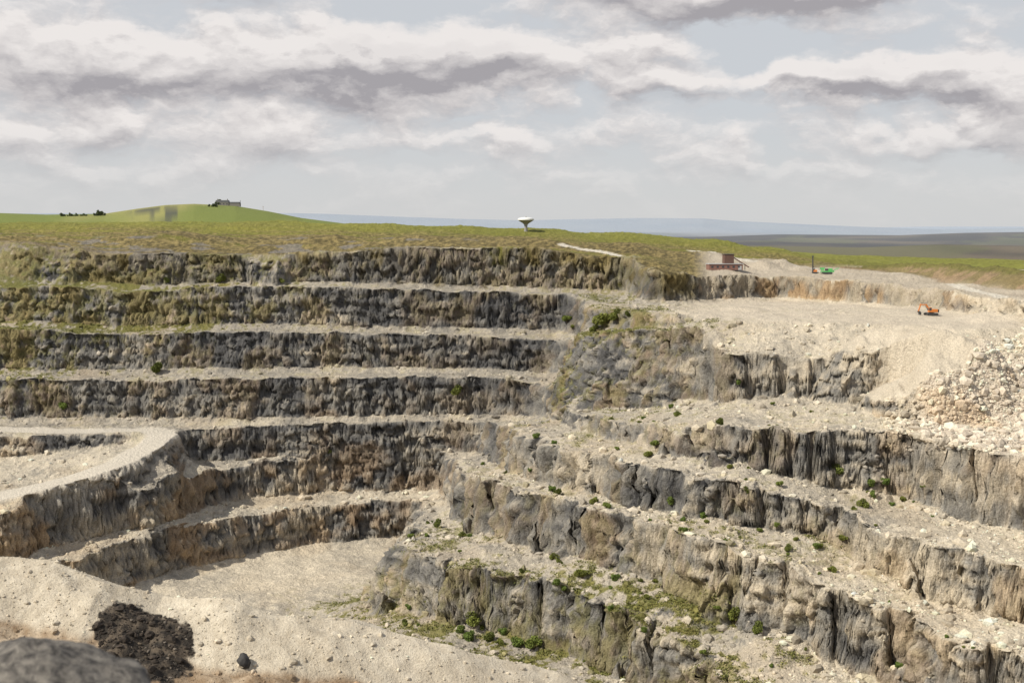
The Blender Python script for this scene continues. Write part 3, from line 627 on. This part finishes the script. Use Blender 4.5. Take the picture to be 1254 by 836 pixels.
# ---------------------------------------------------------------- light, sky, camera
sv=Vector((-.64,-.34,.69)).normalized()
el=math.asin(sv.z); az=math.atan2(sv.x,sv.y)
sun=bpy.data.lights.new('sun','SUN'); sun.energy=5.0; sun.angle=math.radians(.6); sun.color=(1,.94,.82)
so=bpy.data.objects.new('sun',sun); bpy.context.scene.collection.objects.link(so); so.rotation_euler=sv.to_track_quat('Z','Y').to_euler()
w=bpy.data.worlds.new('World'); bpy.context.scene.world=w; w.use_nodes=True; nt=w.node_tree; nt.nodes.clear()
w.cycles.sampling_method='MANUAL'; w.cycles.sample_map_resolution=256
out=N(nt,'ShaderNodeOutputWorld'); bg=N(nt,'ShaderNodeBackground'); bg.inputs['Strength'].default_value=.1; nt.links.new(bg.outputs[0],out.inputs[0])
sky=N(nt,'ShaderNodeTexSky',sky_type='NISHITA'); sky.sun_disc=False; sky.sun_elevation=el; sky.sun_rotation=az%(2*math.pi)
tcn=N(nt,'ShaderNodeTexCoord'); sx=N(nt,'ShaderNodeSeparateXYZ'); nt.links.new(tcn.outputs['Generated'],sx.inputs[0])
def M(op,a,b=None,c=None,clamp=False):
    n=N(nt,'ShaderNodeMath',operation=op); n.use_clamp=clamp
    for i_,x in enumerate((a,b,c)):
        if x is None: continue
        if isinstance(x,(int,float)): n.inputs[i_].default_value=x
        else: nt.links.new(x,n.inputs[i_])
    return n.outputs[0]
A=M('MULTIPLY',M('ARCTAN2',sx.outputs['X'],sx.outputs['Y']),15.4)
B=M('MULTIPLY',M('ARCSINE',sx.outputs['Z']),15.0)
def mr(v,a,b,c=0.,d=1.,smooth=True):
    n=N(nt,'ShaderNodeMapRange'); n.interpolation_type='SMOOTHSTEP' if smooth else 'LINEAR'
    nt.links.new(v,n.inputs['Value'])
    for k_,x in zip(('From Min','From Max','To Min','To Max'),(a,b,c,d)): n.inputs[k_].default_value=x
    return n.outputs[0]
blobs=[ # azimuth/elevation of cloud banks, widths, weight
(60,85,200,40,.55),(250,90,150,30,.4),(450,80,150,42,.8),(620,78,170,24,.55),(790,62,80,12,.35),(860,2,170,24,.85),(1060,0,140,14,.45),
(960,100,170,12,.45),(1130,112,150,22,.6),(1254,150,110,28,.55),(345,155,70,18,.32),(110,165,190,36,.34),(600,172,240,16,.25),(1150,175,160,20,.25),(300,0,70,16,.35),(900,215,240,14,.15),(250,215,260,14,.15),(520,15,120,20,-.35),(930,60,120,18,-.4)]
def dens(off):
    b=M('ADD',B,off)
    cv=N(nt,'ShaderNodeCombineXYZ'); nt.links.new(A,cv.inputs[0]); nt.links.new(b,cv.inputs[1])
    wn=N(nt,'ShaderNodeTexNoise'); wn.inputs['Scale'].default_value=1.0; wn.inputs['Detail'].default_value=5; wn.inputs['Roughness'].default_value=.58
    mp_=N(nt,'ShaderNodeVectorMath',operation='MULTIPLY'); mp_.inputs[1].default_value=(1,2.0,1); nt.links.new(cv.outputs[0],mp_.inputs[0]); nt.links.new(mp_.outputs[0],wn.inputs['Vector'])
    ws=N(nt,'ShaderNodeVectorMath',operation='SUBTRACT'); nt.links.new(wn.outputs['Color'],ws.inputs[0]); ws.inputs[1].default_value=(.5,.5,.5)
    wm=N(nt,'ShaderNodeVectorMath',operation='MULTIPLY'); nt.links.new(ws.outputs[0],wm.inputs[0]); wm.inputs[1].default_value=(1.5,.7,0)
    wv=N(nt,'ShaderNodeVectorMath',operation='ADD'); nt.links.new(cv.outputs[0],wv.inputs[0]); nt.links.new(wm.outputs[0],wv.inputs[1])
    tot=None
    for (u,v,hw,hh,wt_) in blobs:
        a0=(u-U0)/100; b0=(HOR-v)/100
        s_=N(nt,'ShaderNodeVectorMath',operation='SUBTRACT'); nt.links.new(wv.outputs[0],s_.inputs[0]); s_.inputs[1].default_value=(a0,b0,0)
        m_=N(nt,'ShaderNodeVectorMath',operation='MULTIPLY'); nt.links.new(s_.outputs[0],m_.inputs[0]); m_.inputs[1].default_value=(100/hw,100/hh,0)
        d_=N(nt,'ShaderNodeVectorMath',operation='DOT_PRODUCT'); nt.links.new(m_.outputs[0],d_.inputs[0]); nt.links.new(m_.outputs[0],d_.inputs[1])
        e_=M('MULTIPLY',M('POWER',2.718,M('MULTIPLY',d_.outputs['Value'],-1.0)),wt_)
        tot=e_ if tot is None else M('ADD',tot,e_)
    fn=N(nt,'ShaderNodeTexNoise'); fn.inputs['Scale'].default_value=.85; fn.inputs['Detail'].default_value=7; fn.inputs['Roughness'].default_value=.53
    fm_=N(nt,'ShaderNodeVectorMath',operation='MULTIPLY'); fm_.inputs[1].default_value=(1,2.1,1); nt.links.new(wv.outputs[0],fm_.inputs[0]); nt.links.new(fm_.outputs[0],fn.inputs['Vector'])
    return M('ADD',tot,M('MULTIPLY',M('SUBTRACT',fn.outputs['Fac'],.46),1.6))
d0_=dens(0.0); d1_=dens(.15)
mask=mr(d0_,-.08,.38)
lit=M('SUBTRACT',d0_,d1_)
thick=mr(d0_,.25,1.15)
sh_=M('SUBTRACT',mr(lit,-.38,.28,0,1.2,False),M('MULTIPLY',thick,.34),None,True)
def mixc(f_,a,b):
    n=N(nt,'ShaderNodeMix',data_type='RGBA'); 
    if isinstance(f_,float): n.inputs[0].default_value=f_
    else: nt.links.new(f_,n.inputs[0])
    for i_,x in ((6,a),(7,b)):
        if isinstance(x,tuple): n.inputs[i_].default_value=x+(1,)
        else: nt.links.new(x,n.inputs[i_])
    return n.outputs[2]
cc_=mixc(sh_,(3.6,3.4,3.6),(8.7,8.25,8.0))
lowv=mr(B,0.0,1.6)
veil=mixc(lowv,(6.5,6.55,6.6),(6.1,6.3,6.6))
base_=mixc(mr(B,3.5,9.0,.92,.4),sky.outputs[0],veil)
fade=mr(B,.1,1.3,.12,.9)
hi=mr(B,4.0,10.0,1.0,.45)
fin_=mixc(M('MULTIPLY',M('MULTIPLY',mask,fade),hi),base_,cc_)
nt.links.new(fin_,bg.inputs['Color'])
cam=bpy.data.cameras.new('camera'); co=bpy.data.objects.new('camera',cam); bpy.context.scene.collection.objects.link(co)
cam.sensor_width=36; cam.lens=36*F/1254; cam.clip_start=.1; cam.clip_end=60000
co.location=(0,0,0); co.rotation_euler=(math.pi/2-PIT,0,0)
cam.dof.use_dof=True; cam.dof.focus_distance=250; cam.dof.aperture_fstop=5.6
sc=bpy.context.scene; sc.camera=co
sc.view_settings.view_transform='Standard'; sc.view_settings.look='None'; sc.view_settings.exposure=0
print('done',time.time()-T0)
